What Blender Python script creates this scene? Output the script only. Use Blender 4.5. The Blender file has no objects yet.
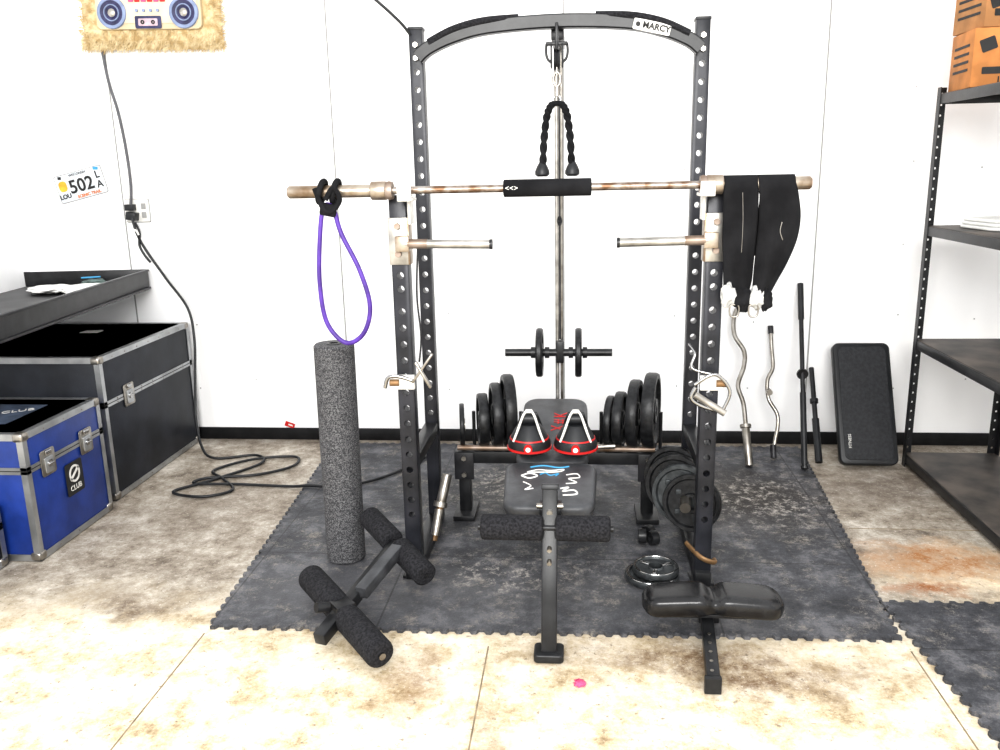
import bpy, bmesh, math, random
from mathutils import Matrix, Vector, Euler, noise
random.seed(7)
S=bpy.context.scene
V=Vector
# ---------------------------------------------------------------- materials
def mat(name,c,rough=.5,metal=0.,nscale=20,namt=.15,bump=0.,bscale=None,c2=None,spec=.5,sheen=0):
    m=bpy.data.materials.new(name); m.use_nodes=True; nt=m.node_tree; N=nt.nodes; K=nt.links
    b=N['Principled BSDF']; b.inputs['Roughness'].default_value=rough; b.inputs['Metallic'].default_value=metal
    b.inputs['Specular IOR Level'].default_value=spec
    tc=N.new('ShaderNodeTexCoord'); no=N.new('ShaderNodeTexNoise'); no.inputs['Scale'].default_value=nscale; no.inputs['Detail'].default_value=5
    K.new(tc.outputs['Object'],no.inputs['Vector'])
    r=N.new('ShaderNodeValToRGB'); K.new(no.outputs['Fac'],r.inputs[0])
    if c2 is None: c2=tuple(min(1,x*(1+namt)+namt*.02) for x in c); c=tuple(x*(1-namt) for x in c)
    r.color_ramp.elements[0].position=.38; r.color_ramp.elements[1].position=.64
    r.color_ramp.elements[0].color=(*c,1); r.color_ramp.elements[1].color=(*c2,1)
    K.new(r.outputs[0],b.inputs['Base Color'])
    if bump:
        n2=N.new('ShaderNodeTexNoise'); n2.inputs['Scale'].default_value=bscale or nscale*4; n2.inputs['Detail'].default_value=4
        K.new(tc.outputs['Object'],n2.inputs['Vector'])
        bp=N.new('ShaderNodeBump'); bp.inputs['Strength'].default_value=bump; bp.inputs['Distance'].default_value=.004
        K.new(n2.outputs['Fac'],bp.inputs['Height']); K.new(bp.outputs[0],b.inputs['Normal'])
    return m
BLK=mat('black_powdercoat',(.011,.0115,.013),.34,0,12,.3,.08,300,spec=.4)
BLK2=mat('worn_black_steel',(.010,.010,.012),.40,.1,9,0,.1,200,c2=(.030,.030,.034),spec=.4)
FRAME=mat('dark_grey_rack_paint',(.013,.014,.018),.36,.1,7,0,.08,250,c2=(.032,.033,.041),spec=.4)
CHR=mat('chrome',(.42,.42,.42),.18,1,15,.12)
STL=mat('brushed_steel',(.27,.25,.22),.32,.95,18,0,c2=(.42,.40,.37))
STLW=mat('worn_zinc',(.22,.155,.10),.36,.8,14,0,c2=(.43,.38,.32))
ZINC=mat('zinc_plate',(.28,.27,.25),.38,.75,14,0,c2=(.52,.50,.47))
SHAFT=mat('rust_freckled_shaft',(.17,.10,.06),.38,.8,22,0,c2=(.40,.37,.34))
RUSTB=mat('tarnished_bar',(.16,.10,.06),.45,.6,10,0,c2=(.34,.28,.24))
ALU=mat('aluminium_trim',(.38,.39,.40),.33,.8,10,.15)
WHT=mat('white_enamel',(.68,.67,.64),.4,0,20,.08)
FOAM=mat('black_foam',(.018,.018,.021),.95,0,120,.35,.6,260,spec=.25)
VINYL=mat('black_vinyl',(.008,.008,.009),.24,0,15,.3,.08,60)
VGREY=mat('grey_vinyl',(.05,.052,.057),.45,0,15,.25,.15,120)
IRON=mat('cast_iron_black',(.012,.0125,.014),.38,.2,40,.35,.25,120,spec=.4)
IRONG=mat('cast_iron_grey',(.06,.066,.07),.4,.5,30,.3,.3,120)
PLASTIC=mat('black_plastic',(.012,.013,.015),.40,0,10,.2,.08,200,spec=.4)
RED=mat('red_rubber',(.52,.012,.012),.45,0,20,.15)
CLOTH=mat('black_fabric',(.010,.010,.0115),.9,0,10,.2,.25,400,spec=.2)
PURP=mat('purple_latex',(.075,.026,.25),.45,0,20,.25)
BLUE=mat('blue_laminate',(.006,.032,.20),.4,0,8,.2,.08,120)
BLAM=mat('black_laminate',(.008,.010,.015),.5,0,6,0,.12,150,c2=(.02,.023,.032),spec=.4)
CARD=mat('cardboard_orange',(.47,.20,.06),.8,0,10,.15,.1,80)
CARD2=mat('cardboard_brown',(.40,.20,.08),.85,0,10,.15,.1,80)
INK=mat('black_ink',(.01,.01,.01),.6,0,10,.1)
BLUEINK=mat('blue_ink',(.05,.30,.52),.5,0,10,.1)
YEL=mat('yellow_print',(.65,.38,.03),.5,0,20,.2)
PRINTB=mat('blue_grey_print',(.22,.27,.41),.5,0,20,.15)
PURSPK=mat('purple_speaker',(.03,.03,.09),.5,0,20,.3)
SHAG=mat('cream_shag',(.47,.34,.17),.95,0,25,0,.9,160,c2=(.70,.59,.38))
PAPER=mat('white_paper',(.72,.72,.70),.8,0,8,.08,.3,40)
SHELFB=mat('shelf_board_dark',(.035,.032,.030),.55,0,5,0,.1,90,c2=(.12,.10,.085))
TRAY=mat('tray_black_steel',(.012,.012,.014),.5,0,5,0,.08,90,c2=(.045,.045,.047))
BASEB=mat('rubber_baseboard',(.007,.007,.008),.5,0,10,.2,spec=.3)
SEAM=mat('panel_seam_grey',(.30,.30,.295),.8,0,10,.1)
PINK=mat('pink_scrap',(.65,.08,.19),.7,0,30,.3)
WOODT=mat('aged_brass',(.22,.13,.06),.5,.4,20,.25)
JD=mat('joint_dirt',(.24,.19,.125),.9,0,12,.3)
WALL=mat('white_painted_panel',(.87,.87,.875),.7,0,1.5,.0,.06,60,c2=(.91,.91,.91))

def speck():
    m=bpy.data.materials.new('speckled_epp_foam'); m.use_nodes=True; N=m.node_tree.nodes; K=m.node_tree.links
    b=N['Principled BSDF']; b.inputs['Roughness'].default_value=.8
    tc=N.new('ShaderNodeTexCoord'); v=N.new('ShaderNodeTexVoronoi'); v.inputs['Scale'].default_value=300
    K.new(tc.outputs['Object'],v.inputs['Vector'])
    bw=N.new('ShaderNodeSeparateColor'); K.new(v.outputs['Color'],bw.inputs[0])
    r=N.new('ShaderNodeValToRGB'); K.new(bw.outputs[0],r.inputs[0])
    r.color_ramp.elements[0].color=(.028,.028,.032,1); r.color_ramp.elements[0].position=.3
    r.color_ramp.elements[1].color=(.16,.16,.165,1); r.color_ramp.elements[1].position=.95
    K.new(r.outputs[0],b.inputs['Base Color'])
    bp=N.new('ShaderNodeBump'); bp.inputs['Strength'].default_value=.3; bp.inputs['Distance'].default_value=.002
    K.new(v.outputs['Distance'],bp.inputs['Height']); K.new(bp.outputs[0],b.inputs['Normal'])
    return m
SPECK=speck()

class NT:
    def __init__(s,name):
        s.m=bpy.data.materials.new(name); s.m.use_nodes=True; s.N=s.m.node_tree.nodes; s.K=s.m.node_tree.links
        s.b=s.N['Principled BSDF']; s.tc=s.N.new('ShaderNodeNewGeometry').outputs['Position']
    def noise(s,sc,det=6,rough=.6,vec=None,dist=0):
        n=s.N.new('ShaderNodeTexNoise'); n.inputs['Scale'].default_value=sc; n.inputs['Detail'].default_value=det; n.inputs['Roughness'].default_value=rough
        n.inputs['Distortion'].default_value=dist
        s.K.new(vec or s.tc,n.inputs['Vector']); return n.outputs['Fac']
    def ramp(s,f,*st):
        r=s.N.new('ShaderNodeValToRGB'); s.K.new(f,r.inputs[0]); e=r.color_ramp.elements
        while len(e)<len(st): e.new(.5)
        for i,(p,c) in enumerate(st):
            e[i].position=p; e[i].color=(c,c,c,1) if isinstance(c,(int,float)) else (*c,1)
        return r.outputs[0]
    def mix(s,f,a,b,mode='MIX'):
        x=s.N.new('ShaderNodeMix'); x.data_type='RGBA'; x.blend_type=mode
        for i,v in ((0,f),(6,a),(7,b)):
            if hasattr(v,'links'): s.K.new(v,x.inputs[i])
            elif i==0: x.inputs[0].default_value=v
            else: x.inputs[i].default_value=(*v,1)
        return x.outputs[2]
    def math(s,op,a,b=0.,c=None):
        x=s.N.new('ShaderNodeMath'); x.operation=op
        for i,v in enumerate((a,b,c)):
            if v is None: continue
            if hasattr(v,'links'): s.K.new(v,x.inputs[i])
            else: x.inputs[i].default_value=v
        return x.outputs[0]
    def blob(s,x,y,rx,ry,vec,soft=.5):
        sp=s.N.new('ShaderNodeSeparateXYZ'); s.K.new(vec,sp.inputs[0])
        a=s.math('DIVIDE',s.math('SUBTRACT',sp.outputs[0],x),rx); b=s.math('DIVIDE',s.math('SUBTRACT',sp.outputs[1],y),ry)
        d=s.math('SQRT',s.math('ADD',s.math('MULTIPLY',a,a),s.math('MULTIPLY',b,b)))
        return s.ramp(d,(1-soft,1.),(1.,0.))
    def warp(s,amt=.35,sc=3):
        n=s.N.new('ShaderNodeTexNoise'); n.inputs['Scale'].default_value=sc; n.inputs['Detail'].default_value=8; n.inputs['Roughness'].default_value=.75; s.K.new(s.tc,n.inputs['Vector'])
        m1=s.N.new('ShaderNodeVectorMath'); m1.operation='SUBTRACT'; s.K.new(n.outputs['Color'],m1.inputs[0]); m1.inputs[1].default_value=(.5,.5,.5)
        m2=s.N.new('ShaderNodeVectorMath'); m2.operation='SCALE'; s.K.new(m1.outputs[0],m2.inputs[0]); m2.inputs['Scale'].default_value=amt*2
        m3=s.N.new('ShaderNodeVectorMath'); m3.operation='ADD'; s.K.new(s.tc,m3.inputs[0]); s.K.new(m2.outputs[0],m3.inputs[1])
        return m3.outputs[0]
    def bump(s,h,st,dist=.004):
        bp=s.N.new('ShaderNodeBump'); bp.inputs['Strength'].default_value=st; bp.inputs['Distance'].default_value=dist
        s.K.new(h,bp.inputs['Height']); s.K.new(bp.outputs[0],s.b.inputs['Normal'])
def floormat():
    t=NT('stained_concrete'); w=t.warp(.35,2.5)
    base=t.ramp(t.noise(5,14,.82),(.37,(.11,.088,.068)),(.45,(.25,.212,.168)),(.54,(.40,.36,.305)),(.64,(.64,.60,.54)))
    pale=t.ramp(t.noise(6,14,.80),(.35,(.28,.20,.11)),(.43,(.52,.43,.29)),(.52,(.70,.62,.485)),(.63,(.84,.79,.69)))
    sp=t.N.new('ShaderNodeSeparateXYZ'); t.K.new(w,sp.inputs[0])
    front=t.ramp(t.math('MULTIPLY',sp.outputs[1],-1./3),(.60,0.),(.76,1.))  # blends to the paler floor tone towards the front
    c=t.mix(front,base,pale)
    grit=t.ramp(t.noise(16,12,.85),(.42,0.),(.58,1.))
    def st(x,y,rx,ry,amt,col,soft=.7):
        nonlocal c
        f=t.math('MULTIPLY',t.blob(x,y,rx,ry,w,soft),t.math('ADD',t.math('MULTIPLY',grit,amt*.65),amt*.45))
        c=t.mix(t.math('MINIMUM',f,1.),c,col)
    st(1.75,-1.6,.75,.34,.8,(.72,.60,.43),.5)
    st(1.50,-1.50,.48,.22,.95,(.33,.15,.05))
    st(1.30,-1.75,.18,.10,1.0,(.28,.11,.035))
    st(.45,-2.34,.85,.18,.9,(.15,.09,.045),.8)
    st(-.55,-2.45,.14,.25,.7,(.22,.13,.06),.8)
    st(-.25,-2.75,.10,.3,.55,(.22,.13,.06),.8)
    st(1.7,-.65,.8,.4,.7,(.12,.092,.072))
    st(-1.75,-2.05,.30,.18,.8,(.12,.08,.05),.8)
    st(-1.75,-1.0,.5,.65,.45,(.15,.12,.095),.8)
    st(-1.0,-2.6,.2,.10,.4,(.3,.2,.1),.8)
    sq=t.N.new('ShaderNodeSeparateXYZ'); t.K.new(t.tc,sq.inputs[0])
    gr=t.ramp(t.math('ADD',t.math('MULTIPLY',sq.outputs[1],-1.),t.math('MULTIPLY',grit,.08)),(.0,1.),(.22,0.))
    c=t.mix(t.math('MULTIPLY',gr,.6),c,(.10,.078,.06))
    spots=t.ramp(t.noise(30,6,.78),(.35,1.),(.42,0.))
    c=t.mix(t.math('MULTIPLY',spots,.7),c,(.11,.075,.05))
    sp2=t.ramp(t.noise(75,3,.7),(.60,0.),(.68,1.))
    c=t.mix(t.math('MULTIPLY',sp2,.4),c,(.82,.79,.73))
    t.K.new(c,t.b.inputs['Base Color']); t.b.inputs['Roughness'].default_value=.75
    t.bump(t.noise(60,6),.3); return t.m
def rubbermat():
    t=NT('foam_tile_dark_grey')
    c=t.ramp(t.noise(5,12,.82),(.38,(.022,.023,.027)),(.50,(.055,.057,.065)),(.60,(.14,.14,.15)))
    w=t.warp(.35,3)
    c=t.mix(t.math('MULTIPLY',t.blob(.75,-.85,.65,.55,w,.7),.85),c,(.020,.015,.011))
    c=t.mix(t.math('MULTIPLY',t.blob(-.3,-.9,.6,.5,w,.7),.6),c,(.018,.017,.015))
    c=t.mix(t.math('MULTIPLY',t.blob(-.9,-1.9,.7,.45,w,.8),.4),c,(.16,.16,.17))
    c=t.mix(t.math('MULTIPLY',t.blob(.0,-1.95,.9,.3,w,.8),.3),c,(.15,.15,.155))
    dust=t.ramp(t.noise(9,14,.9),(.53,0.),(.60,1.))
    c=t.mix(t.math('MULTIPLY',dust,.6),c,(.33,.30,.26))
    salt=t.math('MULTIPLY',t.ramp(t.noise(24,10,.85),(.52,0.),(.60,1.)),t.math('MAXIMUM',t.blob(.95,-.9,.5,.5,w,.6),t.math('MAXIMUM',t.blob(-.35,-.75,.5,.4,w,.6),t.blob(-.2,-1.75,.5,.3,w,.8))))
    c=t.mix(t.math('MULTIPLY',salt,.65),c,(.58,.54,.49))
    sp=t.N.new('ShaderNodeSeparateXYZ'); t.K.new(t.tc,sp.inputs[0])
    seam=None
    for ax,off in ((0,1.33),(1,2.2)):
        f=t.math('FRACT',t.math('DIVIDE',t.math('ADD',sp.outputs[ax],off+12.2),.61)); d=t.math('ABSOLUTE',t.math('SUBTRACT',f,.5))
        q=t.math('GREATER_THAN',d,.494); seam=q if seam is None else t.math('MAXIMUM',seam,q)
    c=t.mix(t.math('MULTIPLY',seam,.5),c,(.010,.010,.010))
    t.K.new(c,t.b.inputs['Base Color']); t.b.inputs['Roughness'].default_value=.55; t.b.inputs['Specular IOR Level'].default_value=.4
    t.bump(t.noise(110,3),.8,.003); return t.m
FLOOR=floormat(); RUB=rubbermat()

# ---------------------------------------------------------------- geometry helpers
def grp(name,loc=(0,0,0)):
    e=bpy.data.objects.new(name,None); e.empty_display_size=.05; e.location=loc; S.collection.objects.link(e); return e
def fin(bm,name,m,parent=None,smooth=True,ang=35):
    cs=[v.co for v in bm.verts]
    mn=V([min(c[i] for c in cs) for i in range(3)]); mx=V([max(c[i] for c in cs) for i in range(3)]); ce=(mn+mx)/2
    bmesh.ops.translate(bm,verts=bm.verts,vec=-ce)
    bmesh.ops.recalc_face_normals(bm,faces=bm.faces)
    me=bpy.data.meshes.new(name)
    if smooth:
        for f in bm.faces: f.smooth=True
        for e in bm.edges:
            if len(e.link_faces)==2 and e.calc_face_angle(0)>math.radians(ang): e.smooth=False
    bm.to_mesh(me); bm.free(); me.materials.append(m)
    o=bpy.data.objects.new(name,me); S.collection.objects.link(o)
    if parent: o.parent=parent; o.location=ce-parent.location
    else: o.location=ce
    return o
def box(p,name,c,s,m,rot=None,bev=.003,seg=2):
    bm=bmesh.new(); bmesh.ops.create_cube(bm,size=1); bmesh.ops.scale(bm,verts=bm.verts,vec=s)
    if bev: bmesh.ops.bevel(bm,geom=bm.edges[:],offset=min(bev,min(s)*.45),segments=seg,affect='EDGES',profile=.5)
    M=Matrix.Translation(c)
    if rot: M=M@Euler([math.radians(a) for a in rot]).to_matrix().to_4x4()
    bmesh.ops.transform(bm,matrix=M,verts=bm.verts); return fin(bm,name,m,p)
def frame_from(d,up=V((0,0,1))):
    d=d.normalized()
    if abs(d.dot(up))>.98: up=V((0,1,0))
    x=up.cross(d).normalized(); y=d.cross(x).normalized()
    return Matrix((x,y,d)).transposed().to_4x4()
def beam(p,name,a,b,w,h,m,bev=.004,holes=None):
    a=V(a);b=V(b); d=b-a; L=d.length
    bm=bmesh.new(); bmesh.ops.create_cube(bm,size=1); bmesh.ops.scale(bm,verts=bm.verts,vec=(w,h,L))
    if bev: bmesh.ops.bevel(bm,geom=bm.edges[:],offset=bev,segments=2,affect='EDGES',profile=.5)
    bmesh.ops.transform(bm,matrix=Matrix.Translation((a+b)/2)@frame_from(d),verts=bm.verts); return fin(bm,name,m,p)
def rod(p,name,a,b,r,m,r2=None,seg=24,bev=.0):
    a=V(a);b=V(b); d=b-a
    bm=bmesh.new(); bmesh.ops.create_cone(bm,cap_ends=True,segments=seg,radius1=r,radius2=r if r2 is None else r2,depth=d.length)
    if bev: bmesh.ops.bevel(bm,geom=[e for e in bm.edges if e.calc_face_angle(0)>1],offset=bev,segments=3,affect='EDGES',profile=.5)
    bmesh.ops.transform(bm,matrix=Matrix.Translation((a+b)/2)@frame_from(d),verts=bm.verts); return fin(bm,name,m,p)
def lathe(p,name,prof,o,axis,m,seg=40,closed=True):
    bm=bmesh.new(); rings=[]
    for r,z in prof: rings.append([bm.verts.new((r*math.cos(2*math.pi*i/seg),r*math.sin(2*math.pi*i/seg),z)) for i in range(seg)])
    n=len(rings)
    for k in range(n if closed else n-1):
        A=rings[k];B=rings[(k+1)%n]
        for i in range(seg): bm.faces.new((A[i],A[(i+1)%seg],B[(i+1)%seg],B[i]))
    if not closed:
        if prof[0][0]>1e-5: bm.faces.new(rings[0])
        if prof[-1][0]>1e-5: bm.faces.new(rings[-1][::-1])
        bmesh.ops.remove_doubles(bm,verts=bm.verts,dist=1e-5)
    bmesh.ops.transform(bm,matrix=Matrix.Translation(o)@frame_from(V(axis)),verts=bm.verts); return fin(bm,name,m,p)
def cat(pts,n=8,cyc=False):
    P=[V(q) for q in pts]; out=[]; N=len(P)
    rng=range(N) if cyc else range(N-1)
    for i in rng:
        if cyc: a,b,c,d=P[i-1],P[i],P[(i+1)%N],P[(i+2)%N]
        else: a=P[max(i-1,0)];b=P[i];c=P[i+1];d=P[min(i+2,N-1)]
        for k in range(n):
            t=k/n; out.append(.5*((2*b)+(c-a)*t+(2*a-5*b+4*c-d)*t*t+(3*b-a-3*c+d)*t**3))
    if not cyc: out.append(P[-1])
    return out
def tube(p,name,pts,r,m,cyc=False,smooth=True,seg=12,n=8,flat=1.):
    P=cat(pts,n,cyc) if smooth else [V(q) for q in pts]
    bm=bmesh.new(); rings=[]; N=len(P); up=None
    for i in range(N):
        if cyc: t=(P[(i+1)%N]-P[i-1]).normalized()
        else: t=(P[min(i+1,N-1)]-P[max(i-1,0)]).normalized()
        if up is None: up=V((0,0,1)) if abs(t.z)<.9 else V((0,1,0))
        up=(up-t*up.dot(t)).normalized(); s=t.cross(up)
        rr=r(i/(N-1)) if callable(r) else r
        rings.append([bm.verts.new(P[i]+rr*(math.cos(a)*s+flat*math.sin(a)*up)) for a in [2*math.pi*k/seg for k in range(seg)]])
    for k in range(N if cyc else N-1):
        A=rings[k];B=rings[(k+1)%N]
        for i in range(seg): bm.faces.new((A[i],A[(i+1)%seg],B[(i+1)%seg],B[i]))
    if not cyc: bm.faces.new(rings[0]); bm.faces.new(rings[-1])
    return fin(bm,name,m,p,ang=60)
def slab(p,name,pts,th,m,M=None,bev=.006):
    bm=bmesh.new(); f=bm.faces.new([bm.verts.new((x,y,0)) for x,y in pts])
    r=bmesh.ops.extrude_face_region(bm,geom=[f]); vs=[g for g in r['geom'] if isinstance(g,bmesh.types.BMVert)]
    bmesh.ops.translate(bm,verts=vs,vec=(0,0,th))
    if bev:
        es=[e for e in bm.edges if abs(e.verts[0].co.z-e.verts[1].co.z)<1e-6]
        bmesh.ops.bevel(bm,geom=es,offset=bev,segments=3,affect='EDGES',profile=.5)
    if M: bmesh.ops.transform(bm,matrix=M,verts=bm.verts)
    return fin(bm,name,m,p,ang=50)
def rrect(w,h,r,n=6,taper=1.):
    out=[]
    for cx,cy,a0 in ((w/2-r,h/2-r,0),(-w/2+r,h/2-r,90),(-w/2+r,-h/2+r,180),(w/2-r,-h/2+r,270)):
        for k in range(n+1):
            a=math.radians(a0+90*k/n); x=cx+r*math.cos(a); y=cy+r*math.sin(a)
            out.append((x*(1+(taper-1)*(.5-y/h)),y))
    return out
def TR(loc,rot=(0,0,0)): return Matrix.Translation(loc)@Euler([math.radians(a) for a in rot]).to_matrix().to_4x4()
def text(p,name,s,size,m,M,ext=.0008,align='CENTER',bold=0):
    c=bpy.data.curves.new(name,'FONT'); c.body=s; c.size=size; c.extrude=ext; c.align_x=align; c.align_y='CENTER'; c.resolution_u=3; c.offset=bold
    o=bpy.data.objects.new(name+'_tmp',c); S.collection.objects.link(o)
    bpy.context.view_layer.update(); dg=bpy.context.evaluated_depsgraph_get()
    me=bpy.data.meshes.new_from_object(o.evaluated_get(dg)); bpy.data.objects.remove(o)
    me.transform(M); me.materials.clear(); me.materials.append(m)
    ob=bpy.data.objects.new(name,me); S.collection.objects.link(ob)
    if p: ob.parent=p; ob.location=-V(p.location)
    return ob
WALLM=lambda loc,r=0: Matrix.Translation(loc)@Matrix.Rotation(math.pi/2,4,'X')@Matrix.Rotation(math.radians(r),4,'Z')
RIGHTM=lambda loc,r=0: Matrix.Translation(loc)@Matrix.Rotation(math.pi/2,4,'Z')@Matrix.Rotation(math.pi/2,4,'X')@Matrix.Rotation(math.radians(r),4,'Z')
def drill(ob,centers,axis,r,depth,seg=14):
    bm=bmesh.new()
    for c in centers:
        Mx=Matrix.Translation(c)@frame_from(V(axis))
        bmesh.ops.create_cone(bm,cap_ends=True,segments=seg,radius1=r,radius2=r,depth=depth,matrix=Mx)
    me=bpy.data.meshes.new('cut'); bm.to_mesh(me); bm.free()
    c=bpy.data.objects.new('cut',me); S.collection.objects.link(c)
    md=ob.modifiers.new('h','BOOLEAN'); md.operation='DIFFERENCE'; md.object=c; md.solver='EXACT'
    bpy.context.view_layer.update(); dg=bpy.context.evaluated_depsgraph_get()
    nm=bpy.data.meshes.new_from_object(ob.evaluated_get(dg)); ob.modifiers.clear(); ob.data=nm
    bpy.data.objects.remove(c)
def join_bm(p,name,m,builder,ang=35):
    bm=bmesh.new(); builder(bm); return fin(bm,name,m,p,ang=ang)
def cube_into(bm,c,s,rot=None):
    M=Matrix.Translation(c)
    if rot: M=M@Euler([math.radians(a) for a in rot]).to_matrix().to_4x4()
    M=M@Matrix.Diagonal((*s,1)); bmesh.ops.create_cube(bm,size=1,matrix=M)

# ---------------------------------------------------------------- room
XL,XR=-3.30,2.60
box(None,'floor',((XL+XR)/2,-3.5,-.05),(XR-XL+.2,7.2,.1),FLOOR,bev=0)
box(None,'wall_back',((XL+XR)/2,.05,1.6),(XR-XL+.2,.1,3.2),WALL,bev=0)
box(None,'wall_left',(XL-.05,-2.0,1.6),(.1,4.0,3.2),WALL,bev=0)
box(None,'wall_right',(XR+.05,-2.0,1.6),(.1,4.0,3.2),WALL,bev=0)
box(None,'baseboard_back',((XL+XR)/2,-.006,.037),(XR-XL,.012,.074),BASEB,bev=.003)
for i,x in enumerate((-2.66,-1.38,-.09,1.29)):
    box(None,'trim_%d'%(i+1),(x,-.001,1.63),(.008,.003,3.12),SEAM,bev=0)
def screws(bm):
    for x in (-2.3,-1.95,-.75,.55,.95,1.75,2.15):
        for z in (.35,.75,1.15,1.55,1.95,2.35):
            cube_into(bm,(x+random.uniform(-.03,.03),-.001,z+random.uniform(-.04,.04)),(.007,.003,.007))
join_bm(None,'wall_screw_heads',mat('screw_grey',(.35,.35,.35),.6,.2),screws)
def mat_outline(c,pitch=.026,dep=.008):
    out=[]
    for k in range(4):
        a=V(c[k]);b=V(c[(k+1)%4]); d=b-a; L=d.length; d.normalize(); nrm=V((d.y,-d.x)); n=int(L/pitch/2)*2; st=L/n
        for i in range(n):
            o=nrm*(dep if i%2==0 else -dep); q=.16*st
            out+= [a+d*(st*i+q)+o, a+d*(st*(i+1)-q)+o]
    return [(v.x,v.y) for v in out]
slab(None,'puzzle_floor_mat',mat_outline([(-1.33,-2.19),(1.09,-2.14),(1.25,-.10),(-1.46,-.10)]),.013,RUB,bev=0)
slab(None,'puzzle_floor_mat.001',mat_outline([(1.20,-3.1),(2.55,-3.0),(2.5,-1.86),(1.115,-1.88)]),.013,RUB,bev=0)
box(None,'floor_joint_1',(-1.335,-3.4,.0003),(.005,2.35,.0012),JD,bev=0)
box(None,'floor_joint_2',(-.31,-3.4,.0003),(.005,2.3,.0012),JD,bev=0)
box(None,'floor_joint_3',(1.105,-2.9,.0003),(.005,1.4,.0012),JD,bev=0)
box(None,'floor_joint_4',(1.9,-1.2,.0003),(1.4,.006,.0012),JD,bev=0)
ZM=.013
# ---------------------------------------------------------------- squat rack
LX,RX,YF,YB=-.655,.475,-1.75,-1.25
g=grp('squat_rack',(-.09,-1.5,0))
for sx,nm in ((LX,'left'),(RX,'right')):
    o=box(g,'front_upright_'+nm,(sx,YF,.76),(.062,.062,1.48),FRAME)
    drill(o,[(sx,YF,z) for z in [.28+.062*i for i in range(14)]]+[(sx,YF,1.22),(sx,YF,1.17)],(0,1,0),.013,.2)
    o=box(g,'rear_upright_'+nm,(sx,YB,1.08),(.055,.06,2.12),FRAME)
    drill(o,[(sx,YB,z) for z in [.55+.068*i for i in range(22)]],(0,1,0),.0125,.2)
    box(g,'base_runner_'+nm,(sx,-1.5,ZM+.03),(.06,.62,.055),BLK)
    beam(g,'side_rail_'+nm,(sx,YF,.48),(sx,YB,.48),.055,.05,BLK)
    box(g,'foot_plate_'+nm,(sx,YF-.0,ZM+.006),(.09,.10,.012),BLK)
    box(g,'upright_cap_'+nm,(sx,YF,1.503),(.066,.066,.012),PLASTIC)
    box(g,'rear_cap_'+nm,(sx,YB,2.143),(.06,.064,.012),PLASTIC)
    s=1 if nm=='left' else -1
    for z in (2.08,2.03,.48): rod(g,'bolt_%s_%d'%(nm,int(z*100)),(sx,YB-.045,z),(sx,YB-.028,z),.011,STL,seg=6)
    box(g,'spotter_bracket_'+nm,(sx,YF-.034,1.345),(.072,.012,.17),ZINC)
    box(g,'spotter_bracket_side_'+nm,(sx+s*.037,YF-.01,1.345),(.008,.06,.17),STLW)
    rod(g,'spotter_arm_'+nm,(sx+s*.03,YF-.06,1.338),(sx+s*.335,YF-.06,1.333),.016,ZINC)
    rod(g,'spotter_arm_core_'+nm,(sx+s*.335,YF-.06,1.333),(sx+s*.345,YF-.06,1.333),.018,BLK)
    rod(g,'spotter_arm_rust_'+nm,(sx+s*.04,YF-.06,1.338),(sx+s*.11,YF-.06,1.337),.0172,RUSTB)
    box(g,'spotter_mount_'+nm,(sx+s*.02,YF-.055,1.338),(.05,.04,.055),STLW)
    for z in (1.40,1.30): rod(g,'bracket_bolt_%s_%d'%(nm,int(z*100)),(sx,YF-.055,z),(sx,YF-.035,z),.012,RUSTB,seg=6)
    box(g,'jhook_plate_'+nm,(sx+s*.045,YF-.01,1.47),(.01,.075,.13),WHT)
    box(g,'jhook_cradle_'+nm,(sx+s*.045,YF-.07,1.495),(.05,.10,.012),WHT)
    box(g,'jhook_lip_'+nm,(sx+s*.045,YF-.118,1.515),(.05,.010,.05),WHT)
    box(g,'pin_clamp_'+nm,(sx-s*.005,YF-.04,.82),(.085,.02,.055),WHT)
    rod(g,'pin_knob_'+nm,(sx-s*.055,YF-.05,.82),(sx-s*.02,YF-.05,.82),.013,WOODT)
YA=YB-.035
arch=[(LX+.01,YA,2.03),(-.60,YA,2.065),(-.50,YA,2.105),(-.36,YA,2.135),(-.09,YA,2.148),(.18,YA,2.135),(.32,YA,2.105),(.42,YA,2.065),(RX-.01,YA,2.03)]
def sweeprect(p,name,pts,w,h,m):
    P=cat(pts,6); bm=bmesh.new(); R=[]
    for i in range(len(P)):
        t=(P[min(i+1,len(P)-1)]-P[max(i-1,0)]).normalized(); s=V((0,1,0)); u=s.cross(t).normalized()*-1
        R.append([bm.verts.new(P[i]+s*a*w/2+u*b*h/2) for a,b in ((-1,-.8),(-.8,-1),(.8,-1),(1,-.8),(1,.8),(.8,1),(-.8,1),(-1,.8))])
    for k in range(len(R)-1):
        for i in range(8): bm.faces.new((R[k][i],R[k][(i+1)%8],R[k+1][(i+1)%8],R[k+1][i]))
    bm.faces.new(R[0]); bm.faces.new(R[-1]); return fin(bm,name,m,p,ang=40)
sweeprect(g,'arched_pullup_beam',arch,.055,.052,BLK)
tube(g,'pullup_grip_left',[(-.60,YA-.02,2.085),(-.50,YA-.022,2.130),(-.38,YA-.022,2.157),(-.24,YA-.01,2.166)],.014,FOAM)
tube(g,'pullup_grip_right',[(.42,YA-.02,2.085),(.32,YA-.022,2.130),(.20,YA-.022,2.157),(.06,YA-.01,2.166)],.014,FOAM)
slab(g,'name_plate',rrect(.145,.042,.006),.003,WHT,WALLM((.275,YA-.030,2.112),-13),bev=.001)
text(g,'name_plate_text','MARCY',.032,INK,WALLM((.292,YA-.0345,2.1085),-13),bold=.001)
rod(g,'name_plate_mark',(.222,YA-.033,2.124),(.222,YA-.0355,2.124),.009,INK)
PY=YA-.05
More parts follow.
